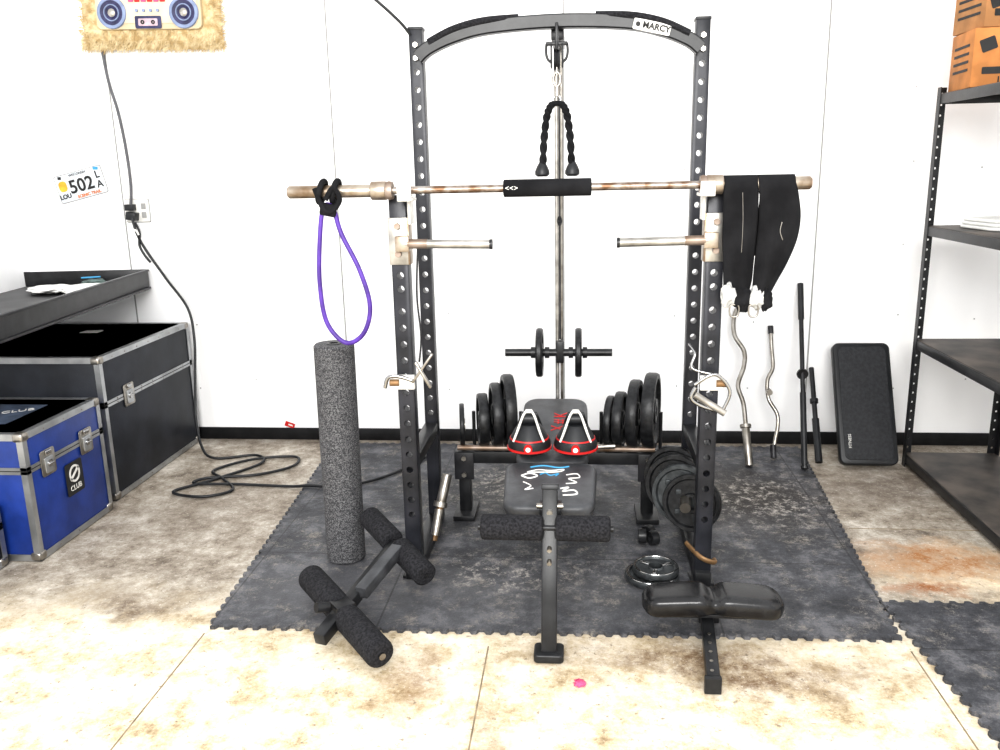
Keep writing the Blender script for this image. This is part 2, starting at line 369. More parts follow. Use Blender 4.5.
box(g,'pulley_bracket',(-.09,PY,2.085),(.012,.05,.10),BLK); box(g,'pulley_bracket_bar',(-.09,PY,2.06),(.085,.02,.014),BLK)
for s in (-1,1):
    box(g,'pulley_cheek_%d'%(s+2),(-.09+s*.022,PY,2.015),(.006,.04,.09),BLK)
    tube(g,'pulley_hook_%d'%(s+2),[(-.09+s*.04,PY,2.06),(-.09+s*.042,PY,2.03),(-.09+s*.036,PY,2.005),(-.09+s*.02,PY,1.99)],.005,BLK)
lathe(g,'pulley_wheel',[(.008,-.012),(.042,-.012),(.033,0),(.042,.012),(.008,.012)],(-.09,PY,2.0),(1,0,0),PLASTIC)
rod(g,'pulley_cable',(-.09,YB-.1,2.0),(-.09,YB-.1,1.94),.004,STL)
YL=-.95
rod(g,'lat_guide_rod',(-.103,YL,.03),(-.103,YL,2.10),.009,ZINC)
rod(g,'lat_rear_rod',(-.083,YL+.03,.03),(-.083,YL+.03,2.10),.007,STL)
beam(g,'lat_top_arm',(-.09,YB,2.11),(-.09,YL-.0,2.11),.05,.05,BLK)
box(g,'lat_base',(-.09,YL,.04),(.10,.12,.05),BLK)
box(g,'lat_carriage',(-.09,YL-.02,.76),(.035,.055,.10),BLK)
rod(g,'lat_load_bar',(-.345,YL-.03,.757),(.15,YL-.03,.757),.0175,BLK)
for i,x in enumerate((-.185,-.005)):
    lathe(g,'lat_small_plate_%d'%i,[(.018,-.015),(.04,-.015),(.045,-.008),(.085,-.008),(.09,-.015),(.108,-.015),(.114,-.008),(.114,.008),(.108,.015),(.09,.015),(.085,.008),(.045,.008),(.04,.015),(.018,.015)],(x,YL-.03,.757),(1,0.0,0),IRON)
for i,x in enumerate((-.215,.025,-.15,-.04)): rod(g,'spring_clip_%d'%i,(x-.01,YL-.03,.757),(x+.01,YL-.03,.757),.026,BLK)
tube(g,'lat_cable',[(-.09,YL-.03,.82),(-.09,YL-.03,1.4),(-.09,YL-.03,2.06)],.0035,BLK2)
tube(g,'lat_clip',[(-.09,YL-.035,1.34),(-.082,YL-.035,1.36),(-.09,YL-.035,1.38),(-.098,YL-.035,1.36)],.004,BLK,cyc=True)
tube(g,'stirrup_frame',[(RX-.06,YF-.07,.82),(RX+.01,YF-.075,.86),(RX+.065,YF-.075,.80),(RX+.045,YF-.075,.73)],.006,CHR)
tube(g,'stirrup_side',[(RX-.055,YF-.07,.81),(RX-.07,YF-.07,.77),(RX-.03,YF-.07,.74),(RX+.04,YF-.07,.72)],.008,CHR)
rod(g,'stirrup_grip',(RX-.06,YF-.075,.785),(RX+.05,YF-.075,.715),.013,ZINC)
tube(g,'stirrup_hook',[(RX-.08,YF-.02,.96),(RX-.06,YF-.05,.93),(RX-.07,YF-.06,.88),(RX+.0,YF-.07,.86)],.005,CHR)
beam(g,'lever_left',(LX+.045,YF-.05,.90),(LX+.10,YF-.05,.80),.022,.01,STL)
beam(g,'lever_left_b',(LX+.03,YF-.05,.82),(LX+.11,YF-.05,.93),.02,.01,STL)
tube(g,'hook_left',[(LX-.075,YF-.05,.80),(LX-.06,YF-.055,.84),(LX-.02,YF-.055,.845),(LX+.03,YF-.055,.83)],.007,CHR)
tube(g,'rack_cable_left',[(LX+.07,YF-.03,1.34),(LX+.06,YF-.04,1.15),(LX+.07,YF-.045,1.0),(LX+.06,YF-.05,.9)],.0035,BLK2)
tube(g,'top_cable',[(LX-.02,YB-.03,2.12),(LX-.06,YB-.05,2.17),(LX-.16,YB-.08,2.26),(LX-.26,YB-.1,2.33)],.006,PLASTIC)
tube(g,'foot_strap',[(RX-.06,YF+.02,.16),(RX-.01,YF-.045,.13),(RX+.04,YF-.045,.11),(RX+.045,YF+.0,.10)],.007,WOODT,flat=1.6)

# ---------------------------------------------------------------- barbell
g=grp('barbell',(-.13,-1.83,1.525)); YQ=-1.825; ZQ=1.527
rod(g,'shaft',(-.70,YQ,ZQ),(.45,YQ,ZQ),.0135,SHAFT)
for s,x0,x1,nm in ((-1,-.69,-1.035,'left'),(1,.44,.775,'right')):
    rod(g,'sleeve_'+nm,(x0,YQ,ZQ),(x1,YQ,ZQ),.0225,STLW,bev=.003)
    rod(g,'collar_'+nm,(x0-s*.01,YQ,ZQ),(x0+s*.045,YQ,ZQ),.033,STLW,bev=.004)
    lathe(g,'ring_'+nm,[(.014,-.012),(.03,-.012),(.033,0),(.03,.012),(.014,.012)],(x0-s*.02,YQ,ZQ),(1,0,0),RUSTB)
    rod(g,'end_cap_'+nm,(x1-s*.002,YQ,ZQ),(x1+s*.004,YQ,ZQ),.017,RUSTB)
rod(g,'shoulder_pad',(-.265,YQ,ZQ),(.04,YQ,ZQ),.030,CLOTH,bev=.005)
text(g,'pad_print','<<>',.026,WHT,WALLM((-.235,YQ-.0315,ZQ)))
# ---------------------------------------------------------------- tricep rope
g=grp('tricep_rope',(-.09,YB-.1,1.8)); YR=YB-.1
tube(g,'carabiner',[(-.09,YR,1.955),(-.078,YR,1.94),(-.078,YR,1.915),(-.09,YR,1.90),(-.102,YR,1.915),(-.102,YR,1.94)],.0055,STL,cyc=True)
rod(g,'swivel',(-.09,YR,1.90),(-.09,YR,1.865),.011,STL)
tube(g,'ring',[(-.09,YR,1.87),(-.075,YR,1.85),(-.09,YR,1.83),(-.105,YR,1.85)],.005,CHR,cyc=True)
for s in (-1,1):
    path=cat([(-.09,YR,1.838),(-.09+s*.022,YR,1.832),(-.09+s*.040,YR,1.79),(-.09+s*.052,YR,1.70),(-.09+s*.057,YR,1.60)],14)
    for ph in (0,math.pi):
        pts=[]
        for i,q in enumerate(path):
            a=i*.55+ph; pts.append(q+V((math.cos(a)*.0065,math.sin(a)*.0065,0)))
        tube(g,'rope_strand_%d_%d'%(s+1,int(ph)),pts,.0095,CLOTH,smooth=False,seg=8)
    lathe(g,'rubber_stop_%d'%(s+1),[(.0,.03),(.012,.03),(.022,.012),(.029,-.005),(.029,-.018),(.02,-.026),(0,-.026)],(-.09+s*.06,YR,1.585),(0,0,1),PLASTIC,closed=False)
# ---------------------------------------------------------------- resistance band on barbell
g=grp('resistance_band',(-.86,YQ,1.3))
tube(g,'loop',[(-.905,YQ-.03,1.47),(-.925,YQ-.035,1.35),(-.935,YQ-.035,1.2),(-.92,YQ-.03,1.06),(-.855,YQ-.03,.985),(-.785,YQ-.035,1.02),(-.755,YQ-.035,1.12),(-.785,YQ-.035,1.25),(-.845,YQ-.03,1.38),(-.87,YQ-.03,1.47)],.0085,PURP,n=10,cyc=True)
for i,x in enumerate((-.915,-.865)):
    tube(g,'strap_wrap_%d'%i,[(x+.01*math.sin(a),YQ+.035*math.cos(a),ZQ+.036*math.sin(a)) for a in [k*math.pi/5 for k in range(10)]],.011,CLOTH,cyc=True)
tube(g,'strap_knot',[(-.93,YQ-.037,1.54),(-.90,YQ-.047,1.47),(-.87,YQ-.047,1.46),(-.84,YQ-.042,1.50),(-.86,YQ-.047,1.54),(-.89,YQ-.047,1.50)],.009,CLOTH,flat=.6)
box(g,'strap_loop',(-.885,YQ-.037,1.465),(.06,.02,.045),CLOTH,rot=(0,12,0),bev=.008)
# ---------------------------------------------------------------- hanging ab straps
g=grp('hanging_ab_straps',(.62,YQ,1.3))
def drape(name,prof,phase):
    bm=bmesh.new(); nx=18; rows=[]
    def smooth_prof(pr):
        P=cat([(z,a,b) for z,a,b in pr],5); return [(q.x,q.y,q.z) for q in P]
    fr=smooth_prof(prof[1:])
    seq=[(z,xl,xr,1) for z,xl,xr in reversed(fr)]
    seq+= [(ZQ+.030*math.sin(a),prof[0][1],prof[0][2],(math.cos(a))) for a in (0.2,.7,1.2,1.6,2.0,2.5,2.9)]
    seq+=[(z+.13,xl+.012,xr-.012,-1) for z,xl,xr in fr if z<1.37]
    for j,(z,xl,xr,sd) in enumerate(seq):
        row=[]
        for i in range(nx+1):
            u=i/nx; depth=max(0,(ZQ-z))/.35
            fold=.010*math.sin(u*7+phase)*min(1,depth*1.6)+.008*(u-.5)**2*4
            row.append(bm.verts.new((xl+(xr-xl)*u,YQ-sd*.032+fold*(1 if sd>0 else .5),z)))
        rows.append(row)
    for a,b in zip(rows,rows[1:]):
        for i in range(nx): bm.faces.new((a[i],a[i+1],b[i+1],b[i]))
    o=fin(bm,name,CLOTH,g,ang=80)
    md=o.modifiers.new('s','SOLIDIFY'); md.thickness=.008
    return o
drape('strap_a',[(ZQ,.487,.598),(1.50,.485,.602),(1.42,.487,.604),(1.34,.49,.602),(1.26,.497,.598),(1.20,.50,.595),(1.15,.505,.585)],.3)
drape('strap_b',[(ZQ,.600,.722),(1.50,.604,.732),(1.42,.607,.745),(1.34,.605,.738),(1.26,.60,.71),(1.20,.598,.68),(1.15,.596,.655)],2.0)
tube(g,'strap_stitch_a',[(.545,YQ-.043,1.50),(.55,YQ-.045,1.40),(.55,YQ-.044,1.30)],.0010,STL)
tube(g,'strap_logo',[(.68,YQ-.042,1.40),(.675,YQ-.043,1.37),(.685,YQ-.043,1.34)],.0015,STL)
def crumple(p,name,c,s,m,seed,amp=.35):
    bm=bmesh.new(); bmesh.ops.create_icosphere(bm,subdivisions=4,radius=1)
    for v in bm.verts:
        n=noise.noise(v.co*1.8+V((seed,0,0)))+.5*noise.noise(v.co*4+V((seed,5,0)))
        v.co=v.co*(1+amp*n); v.co=V((v.co.x*s[0],v.co.y*s[1],v.co.z*s[2]))+V(c)
    return fin(bm,name,m,p,ang=70)
PADW=mat('grey_white_padding',(.50,.50,.49),.8,0,30,.25,.4,60)
crumple(g,'padding_a',(.514,YQ-.03,1.150),(.026,.022,.040),PADW,1)
crumple(g,'padding_b',(.610,YQ-.03,1.140),(.026,.022,.038),PADW,4)
crumple(g,'padding_dark_a',(.560,YQ-.03,1.14),(.030,.018,.045),CLOTH,7)
crumple(g,'padding_dark_b',(.645,YQ-.03,1.135),(.020,.016,.040),CLOTH,9)
for i,x in enumerate((.535,.60)): tube(g,'buckle_%d'%i,[(x-.014,YQ-.04,1.115),(x+.014,YQ-.04,1.115),(x+.012,YQ-.04,1.08),(x-.012,YQ-.04,1.08)],.003,STL,cyc=True,n=4)
# ---------------------------------------------------------------- foam roller
g=grp('tall_foam_roller',(-.975,-1.62,0)); RXC=-.978
lathe(g,'foam_body',[(.0,.0),(.072,.0),(.080,.008),(.080,.912),(.074,.92),(.022,.92),(.02,.90),(0,.90)],(RXC,-1.62,ZM),(0.008,0,1),SPECK,closed=False,seg=64)
lathe(g,'top_ring',[(.018,0),(.03,0),(.03,.003),(.018,.003)],(RXC+.007,-1.62,ZM+.92),(0.008,0,1),PLASTIC)
# ---------------------------------------------------------------- weight plates
def plate(p,name,c,axis,r,m,t=.03):
    h=t/2
    return lathe(p,name,[(.026,-h*.9),(r*.32,-h*.9),(r*.36,-h*.35),(r*.80,-h*.35),(r*.85,-h),(r*.97,-h),(r,-h*.6),(r,h*.6),(r*.97,h),(r*.85,h),(r*.80,h*.35),(r*.36,h*.35),(r*.32,h*.9),(.026,h*.9)],c,axis,m,seg=56)
g=grp('weight_plate_rack',(-.11,-1.15,0)); YP=-1.13
box(g,'cross_beam',(-.11,YP,.30),(.93,.06,.055),BLK)
rod(g,'top_rod',(-.56,YP-.02,.345),(.34,YP-.02,.345),.013,RUSTB)
for s,x in ((0,-.53),(1,.31)):
    box(g,'leg_%d'%s,(x,YP,.16),(.055,.055,.29),BLK); box(g,'foot_%d'%s,(x,YP,ZM+.012),(.10,.20,.024),BLK)
    box(g,'end_plate_%d'%s,(x,YP-.034,.26),(.09,.008,.13),BLK2)
    for z in (.30,.22): rod(g,'bolt_%d_%d'%(s,int(z*100)),(x,YP-.05,z),(x,YP-.036,z),.012,STL,seg=6)
for i,x in enumerate((-.49,-.27,.10,.37)):
    rod(g,'divider_%d'%i,(x,YP+.05,.32),(x,YP+.05,.50),.008,BLK)
box(g,'rear_shelf_bar',(-.11,YP+.09,.30),(.93,.03,.03),BLK)
for i,(x,r,t,k) in enumerate(((-.545,.10,.022,.15),(-.447,.125,.044,.20),(-.385,.150,.044,.20),(-.328,.170,.048,.20))):
    plate(g,'plate_left_%d'%i,(x,YP+.045,.335+r),(1,k,0),r,IRON,t)
    lathe(g,'plate_left_hub_%d'%i,[(.015,-.004),(.030,-.004),(.030,.004),(.015,.004)],(x+t*.48,YP+.045-.0,.335+r),(1,k,0),STL)
for i,(x,r,t,k) in enumerate(((.140,.12,.030,-.2),(.185,.13,.040,-.2),(.252,.158,.046,-.2),(.325,.174,.054,-.2))):
    plate(g,'plate_right_%d'%i,(x,YP+.045,.335+r),(1,k,0),r,IRON,t)
    lathe(g,'plate_right_hub_%d'%i,[(.015,-.004),(.030,-.004),(.030,.004),(.015,.004)],(x-t*.48,YP+.045,.335+r),(1,k,0),STL)
for i,(x0,x1) in enumerate(((-.32,-.22),(.02,.16))):
    rod(g,'spare_pin_%d'%i,(x0,YP-.05,.36),(x1,YP-.05,.37),.012,STL)
g=grp('peg_weight_plates',(.42,-1.55,.27))
for i,(x,y,z,r,m) in enumerate(((.40,-1.38,.31,.125,IRON),(.405,-1.43,.285,.13,IRON),(.425,-1.48,.265,.125,IRONG),(.46,-1.53,.245,.12,IRON))):
    plate(g,'plate_%d'%i,(x,y,z),(-.35,-1,.15),r,m,.034)
    for k in range(5):
        a=k*1.257; q=frame_from(V((-.35,-1,.15)))@V((math.cos(a)*r*.58,math.sin(a)*r*.58,.008)); box(g,'rib_%d_%d'%(i,k),(x+q.x,y+q.y,z+q.z),(.022,.010,.022),IRONG)
rod(g,'peg',(.46,-1.34,.265),(.425,-1.60,.25),.022,STL)
g=grp('floor_weight_plates',(.29,-1.72,0))
for i,(x,y,z,r) in enumerate(((.285,-1.75,.027,.105),(.30,-1.74,.053,.09))):
    plate(g,'plate_%d'%i,(x,y,z+.001),(0,0,1),r,IRONG,.024)
    lathe(g,'rim_%d'%i,[(r*.86,0),(r*.96,0),(r*.95,.002),(r*.87,.002)],(x,y,z+.0135),(0,0,1),CHR)
    for k in range(3):
        a=k*2.09+.4; box(g,'spoke_%d_%d'%(i,k),(x+math.cos(a)*r*.55,y+math.sin(a)*r*.55,z+.004),(r*.5,.018,.016),CHR,rot=(0,0,math.degrees(a)))
g=grp('spring_collars',(.29,-1.42,0))
for i,(x,y) in enumerate(((.27,-1.42),(.315,-1.44),(.30,-1.38))):
    lathe(g,'collar_%d'%i,[(.015,-.016),(.03,-.016),(.032,0),(.03,.016),(.015,.016)],(x,y,ZM+.0325),(1,.5*i,.0),BLK)
# ---------------------------------------------------------------- bench
g=grp('weight_bench',(-.11,-1.7,0)); BX=-.11
slab(g,'seat_pad',rrect(.36,.36,.06,taper=.9),.06,VGREY,TR((BX,-1.84,.385),(7,0,0)),bev=.018)
slab(g,'back_pad',rrect(.29,.66,.07),.055,VGREY,TR((BX,-1.31,.445),(7.5,0,0)),bev=.018)
slab(g,'back_pad_piping',rrect(.294,.664,.072),.008,BLK,TR((BX,-1.31,.466),(7.5,0,0)),bev=.003)
slab(g,'seat_pad_piping',rrect(.364,.364,.062,taper=.9),.008,BLK,TR((BX,-1.84,.408),(7,0,0)),bev=.003)
beam(g,'main_beam',(BX,-2.1,.35),(BX,-.98,.37),.05,.06,BLK)
beam(g,'front_post',(BX+.01,-2.30,.02),(BX+.01,-2.10,.52),.052,.05,BLK)
slab(g,'front_foot',rrect(.10,.085,.015),.03,BLK,TR((BX+.01,-2.305,.001)),bev=.006)
box(g,'post_cap',(BX+.01,-2.098,.528),(.058,.055,.02),PLASTIC,rot=(-20,0,0))
rod(g,'post_pin',(BX-.035,-2.13,.47),(BX+.055,-2.13,.47),.010,STL)
rod(g,'post_label',(BX+.01,-2.158,.455),(BX+.01,-2.1495,.458),.010,ZINC)
box(g,'pivot_bracket',(BX+.01,-2.07,.40),(.075,.09,.10),BLK)
for i,z in enumerate((.30,.34)): rod(g,'post_bolt_%d'%i,(BX+.01,-2.225+i*.016,z),(BX+.01,-2.205+i*.016,z+.006),.008,STL)
rod(g,'roller_bar',(BX-.235,-2.165,.405),(BX+.225,-2.165,.405),.012,BLK)
rod(g,'foam_left',(BX-.225,-2.165,.405),(BX-.012,-2.165,.405),.044,FOAM,bev=.012)
rod(g,'foam_right',(BX+.03,-2.165,.405),(BX+.215,-2.165,.405),.044,FOAM,bev=.012)
for i,x in enumerate((-.09,.09)): beam(g,'rear_leg_%d'%i,(BX+x,-.96,.02),(BX+x*.3,-1.05,.37),.04,.04,BLK)
box(g,'rear_foot',(BX,-.96,ZM+.02),(.36,.045,.04),BLK)
box(g,'seat_rail',(BX,-1.80,.375),(.10,.30,.02),BLK)
MS=TR((BX,-1.84,.4466),(7,0,0))
def scr(name,pts,m,r=.003):
    tube(g,name,[MS@V((x,y,-.0015)) for x,y in pts],r,m)
scr('marker_a',[(-.09,.08),(-.05,.10),(.0,.095),(.05,.105),(.03,.085),(-.04,.08),(-.09,.08)],WHT)
scr('marker_b',[(-.11,.05),(-.08,.07),(-.05,.05),(-.08,.03),(-.11,.05)],WHT,.004)
scr('marker_c',[(.06,.06),(.10,.07),(.11,.04),(.07,.03),(.10,.0),(.06,-.01)],WHT)
scr('marker_d',[(.04,-.05),(.07,-.04),(.05,-.07),(.09,-.06),(.10,-.09),(.05,-.10)],WHT,.004)
scr('marker_e',[(-.08,.12),(-.03,.135),(.03,.12),(.07,.13)],BLUEINK,.004)
scr('marker_f',[(-.10,-.0),(-.07,-.03),(-.09,-.06),(-.06,-.05)],WHT)
scr('marker_g',[(-.04,.06),(-.02,.075),(.0,.055),(.03,.07),(.02,.05)],BLUEINK,.003)
MB=TR((BX,-1.31,.5015),(7.5,0,0))
for i,(x,y) in enumerate(((-.03,-.02),(-.025,.05),(-.02,.12))): text(g,'red_logo_%d'%i,'X#K'[i],.085,RED,MB@TR((x+.05,y,.0),(0,0,90)))
# ---------------------------------------------------------------- rotating push-up handles
for k,x in enumerate((-.20,-.015)):
    g=grp('pushup_handle' if k==0 else 'pushup_handle.001',(x,-1.62,.5)); y=-1.60; z=.492
    lathe(g,'base_disc',[(0,0),(.074,0),(.086,.008),(.086,.036),(.080,.050),(.070,.066),(.056,.092),(.042,.11),(0,.116)],(x,y,z),(0,0,1),PLASTIC,closed=False)
    lathe(g,'red_ring',[(.085,-.005),(.0895,-.004),(.0895,.004),(.085,.005)],(x,y,z+.014),(0,0,1),RED)
    lathe(g,'red_ring_upper',[(.072,-.004),(.080,-.004),(.077,.004),(.070,.004)],(x,y,z+.053),(0,0,1),RED)
    for s in (-1,1):
        tube(g,'strut_%d'%(s+1),[(x+s*.060,y-.052,z+.05),(x+s*.045,y-.050,z+.09),(x+s*.024,y-.025,z+.145),(x+s*.010,y-.01,z+.165)],.005,WHT)
        tube(g,'rear_strut_%d'%(s+1),[(x+s*.05,y+.04,z+.06),(x+s*.04,y+.03,z+.10),(x+s*.024,y+.01,z+.150)],.009,PLASTIC)
    rod(g,'grip',(x-.034,y-.0,z+.13),(x+.034,y-.0,z+.13),.022,PLASTIC,bev=.006)
    rod(g,'top_knuckle',(x-.014,y-.008,z+.163),(x+.014,y-.008,z+.163),.008,WHT,bev=.003)
    rod(g,'hub',(x,y-.080,z+.032),(x,y-.093,z+.030),.017,RED); rod(g,'hub_white',(x,y-.092,z+.030),(x,y-.095,z+.030),.010,WHT)
# ---------------------------------------------------------------- leg attachment left
g=grp('leg_roller_attachment',(-.78,-2.1,0))
A0,A1=V((-1.015,-1.985,.11)),V((-.64,-2.43,.065)); Am=(A0+A1)/2; B0,B1=V((-.860,-1.665,.22)),V((-.565,-2.00,.13)); Bm=(B0+B1)/2
dA=(A1-A0).normalized(); dB=(B1-B0).normalized(); dC=(Bm-Am).normalized()
rod(g,'foam_a',A0,Am-dA*.025,.050,FOAM,bev=.014); rod(g,'foam_b',Am+dA*.025,A1,.050,FOAM,bev=.014)
rod(g,'bar_a',A0-dA*.01,A1+dA*.01,.012,CHR)
rod(g,'foam_c',B0,Bm-dB*.02,.046,FOAM,bev=.012); rod(g,'foam_d',Bm+dB*.02,B1,.046,FOAM,bev=.012)
rod(g,'bar_b',B0,B1,.012,CHR)
beam(g,'square_tube',Am-dC*.13+V((-.01,-.01,.0)),Bm,.045,.045,BLK)
beam(g,'side_tube',Am+V((.05,.07,.04)),Bm+V((.02,-.06,.01)),.045,.045,VGREY)
rod(g,'clamp_knob',Am+V((-.04,-.03,.04)),Am+V((-.075,-.06,.05)),.018,BLK)
box(g,'clamp_block',Am+V((0,0,.0)),(.07,.07,.085),BLK,rot=(0,0,40))
# ---------------------------------------------------------------- curl pad right
g=grp('arm_curl_pad',(.46,-2.2,0))
def curl(bm):
    R=[]; n=56
    for i in range(n+1):
        u=i/n*2-1; x=.457+u*.238
        e=max((1-abs(u)**12)**.5 if abs(u)<1 else 0,.35)
        dip=.024*math.exp(-(u/.10)**2)
        zc=.138-.014*abs(u)**1.5
        ring=[]
        for k in range(20):
            a=2*math.pi*k/20; c,s_=math.cos(a),math.sin(a)
            ring.append(bm.verts.new((x,-2.13+math.copysign(abs(c)**.55,c)*(.078-dip*.6)*e,zc-dip*.3+math.copysign(abs(s_)**.55,s_)*(.041-dip*.6)*e)))
        R.append(ring)
    for a,b in zip(R,R[1:]):
        for k in range(20): bm.faces.new((a[k],a[(k+1)%20],b[(k+1)%20],b[k]))
    bm.faces.new(R[0]); bm.faces.new(R[-1])
join_bm(g,'padded_cushion',VINYL,curl,ang=70)
box(g,'backing_board',(.46,-2.11,.085),(.30,.10,.014),BLK)
beam(g,'stem',(.45,-2.05,.055),(.415,-2.47,.035),.042,.042,BLK)
box(g,'stem_foot',(.413,-2.475,.03),(.052,.02,.056),BLK)
for i in range(5): rod(g,'stem_hole_%d'%i,(.4345-i*.005,-2.24-i*.05,.060-i*.0024),(.4345-i*.005,-2.24-i*.05,.0685-i*.0024),.006,STL)
box(g,'stem_bracket',(.455,-2.07,.07),(.07,.06,.09),BLK)
# ---------------------------------------------------------------- bars leaning on the wall
def lean(a,b,offs):
    a=V(a);b=V(b); return [a.lerp(b,t)+V((o,0,0)) for t,o in offs]
g=grp('curl_barbell',(.9,-.25,0))
a,b=(.905,-.45,.02),(.865,-.035,.80)
tube(g,'wavy_shaft',lean(a,b,[(.2,0),(.38,.0),(.5,-.02),(.62,.02),(.72,.03),(.82,-.012),(.92,-.012),(1,.012)]),.0125,STL)
P0=V(a);P1=V(b); rod(g,'sleeve',P0,P0.lerp(P1,.24),.021,STL,bev=.003); rod(g,'collar',P0.lerp(P1,.235),P0.lerp(P1,.255),.03,STL)
g=grp('cable_curl_bar',(1.06,-.2,0))
a,b=(1.065,-.30,.015),(1.05,-.03,.68)
tube(g,'bent_shaft',lean(a,b,[(0,.0),(.12,.01),(.24,.03),(.34,.03),(.46,-.012),(.6,-.012),(.7,.02),(.85,.02),(1,.02)]),.011,STL)
P0=V(a);P1=V(b); rod(g,'end_grip',P0,P0.lerp(P1,.1),.016,BLK2); rod(g,'top_end',P0.lerp(P1,.97)+V((.02,0,0)),P0.lerp(P1,1.03)+V((.02,0,0)),.015,BLK2)
rod(g,'swivel',P0.lerp(P1,.52)+V((-.012,-.01,0)),P0.lerp(P1,.52)+V((-.012,-.045,0)),.016,STL)
g=grp('lat_pulldown_bar',(1.2,-.2,0)); P0=V((1.185,-.48,.02));P1=V((1.215,-.035,.94))
rod(g,'bar',P0,P1,.012,BLK); rod(g,'grip_low',P0.lerp(P1,.02),P0.lerp(P1,.4),.016,PLASTIC); rod(g,'grip_top',P0.lerp(P1,.80),P1,.016,PLASTIC)
lathe(g,'mount_ring',[(.01,-.006),(.03,-.006),(.03,.006),(.01,.006)],P0.lerp(P1,.5),(0,1,.2),BLK); rod(g,'tip',P0,P0.lerp(P1,.015),.02,BLK)
g=grp('dumbbell_handle_bar',(1.25,-.2,0)); P0=V((1.285,-.38,.02));P1=V((1.305,-.035,.46))
rod(g,'bar',P0,P1,.0135,BLK); rod(g,'grip',P0.lerp(P1,.0),P0.lerp(P1,.45),.019,PLASTIC); rod(g,'collar',P0.lerp(P1,.62),P0.lerp(P1,.66),.022,BLK)
g=grp('dumbbell_handle',(-.6,-1.4,0))
rod(g,'sleeve',(-.575,-1.38,.30),(-.60,-1.43,.18),.022,STL,bev=.003); rod(g,'shaft',(-.60,-1.43,.18),(-.625,-1.50,.04),.015,WOODT); rod(g,'sleeve_low',(-.605,-1.44,.16),(-.62,-1.49,.06),.02,STL)
rod(g,'collar',(-.599,-1.428,.19),(-.603,-1.436,.17),.03,STL)
# ---------------------------------------------------------------- step platform
g=grp('aerobic_step',(1.53,-.2,0))
ang=math.degrees(math.atan2(.31,.60))
M=Matrix.Translation((1.53,-.255,.312))@Matrix.Rotation(math.radians(90-ang),4,'X')
slab(g,'deck',rrect(.30,.67,.035),.05,PLASTIC,M@Matrix.Translation((0,0,-.01)),bev=.01)
slab(g,'tread_mat',rrect(.25,.62,.03),.006,mat('step_rubber',(.014,.015,.018),.7,0,60,.2,.5,260),M@Matrix.Translation((0,0,.038)),bev=.002)
slab(g,'underside_rim',rrect(.27,.64,.03),.03,PLASTIC,M@Matrix.Translation((0,0,-.035)),bev=.005)
text(g,'label','FITNESS',.022,WHT,M@TR((-.095,-.21,.0445),(0,0,90)),.0005)
# ---------------------------------------------------------------- road cases
def roadcase(name,x0,x1,y0,y1,h,m,top,seam,tw=.028):
    g=grp(name,((x0+x1)/2,(y0+y1)/2,0)); cx,cy=(x0+x1)/2,(y0+y1)/2; i=.004
    box(g,'body',(cx,cy,h/2+.004),(x1-x0-2*i,y1-y0-2*i,h-.008-i),m,bev=.002)
    box(g,'lid_panel',(cx,cy,h-.006),(x1-x0-.01,y1-y0-.01,.008),top,bev=.002)
    def edges(bm):
        t=.003
        for X,sx in ((x0,1),(x1,-1)):
            for Yv,sy in ((y0,1),(y1,-1)):
                cube_into(bm,(X+sx*tw/2,Yv+sy*.001,h/2),(tw,t,h-.01)); cube_into(bm,(X+sx*.001,Yv+sy*tw/2,h/2),(t,tw,h-.01))
        for Zv,sz in ((.006,1),(h,-1)):
            for X,sx in ((x0,1),(x1,-1)):
                cube_into(bm,(X+sx*tw/2,cy,Zv),(tw,y1-y0,t)); cube_into(bm,(X+sx*.001,cy,Zv+sz*tw/2),(t,y1-y0,tw))
            for Yv,sy in ((y0,1),(y1,-1)):
                cube_into(bm,(cx,Yv+sy*tw/2,Zv),(x1-x0,tw,t)); cube_into(bm,(cx,Yv+sy*.001,Zv+sz*tw/2),(x1-x0,t,tw))
        for X,sx in ((x0,1),(x1,-1)): cube_into(bm,(X+sx*.001,cy,seam),(t,y1-y0,tw*1.1))
        for Yv,sy in ((y0,1),(y1,-1)): cube_into(bm,(cx,Yv+sy*.001,seam),(x1-x0,t,tw*1.1))
    join_bm(g,'aluminium_edges',ALU,edges)
    def rivets(bm):
        for X in (x1,):
            n=int((y1-y0)/.12)
            for Zv in (.02,h-.016,seam+.009,seam-.009):
                for q in range(1,n): bmesh.ops.create_icosphere(bm,subdivisions=1,radius=.004,matrix=Matrix.Translation((X+.001,y0+(y1-y0)*q/n,Zv)))
    join_bm(g,'rivets',STL,rivets)
    def gap(bm):
        cube_into(bm,(cx,cy,seam),(x1-x0+.0026,y1-y0+.0026,.004))
    join_bm(g,'lid_gap',INK,gap)
    k=0
    for X in (x0,x1):
        for Yv in (y0,y1):
            for Zv in (.03,h-.012):
                sx=1 if X==x0 else -1; sy=1 if Yv==y0 else -1
                box(g,'corner_%d'%k,(X+sx*.021,Yv+sy*.021,Zv-(.004 if Zv>.1 else .006)),(.05,.05,.04),STL,bev=.012,seg=3); k+=1
    return g
def latch(g,y,z,x,k):
    slab(g,'latch_dish_%d'%k,rrect(.10,.115,.012),.004,STL,RIGHTM((x,y,z)),bev=.0015)
    slab(g,'latch_plate_%d'%k,rrect(.06,.07,.008),.006,ALU,RIGHTM((x+.004,y,z-.01)),bev=.002)
    rod(g,'latch_twist_%d'%k,(x+.008,y,z-.005),(x+.016,y,z-.005),.016,CHR); box(g,'latch_wing_%d'%k,(x+.018,y,z-.005),(.006,.036,.009),CHR)
    box(g,'latch_keeper_%d'%k,(x+.008,y,z+.045),(.008,.04,.02),CHR)
g=roadcase('black_road_case',-3.24,-2.32,-1.03,-.06,.74,BLAM,BLAM,.50)
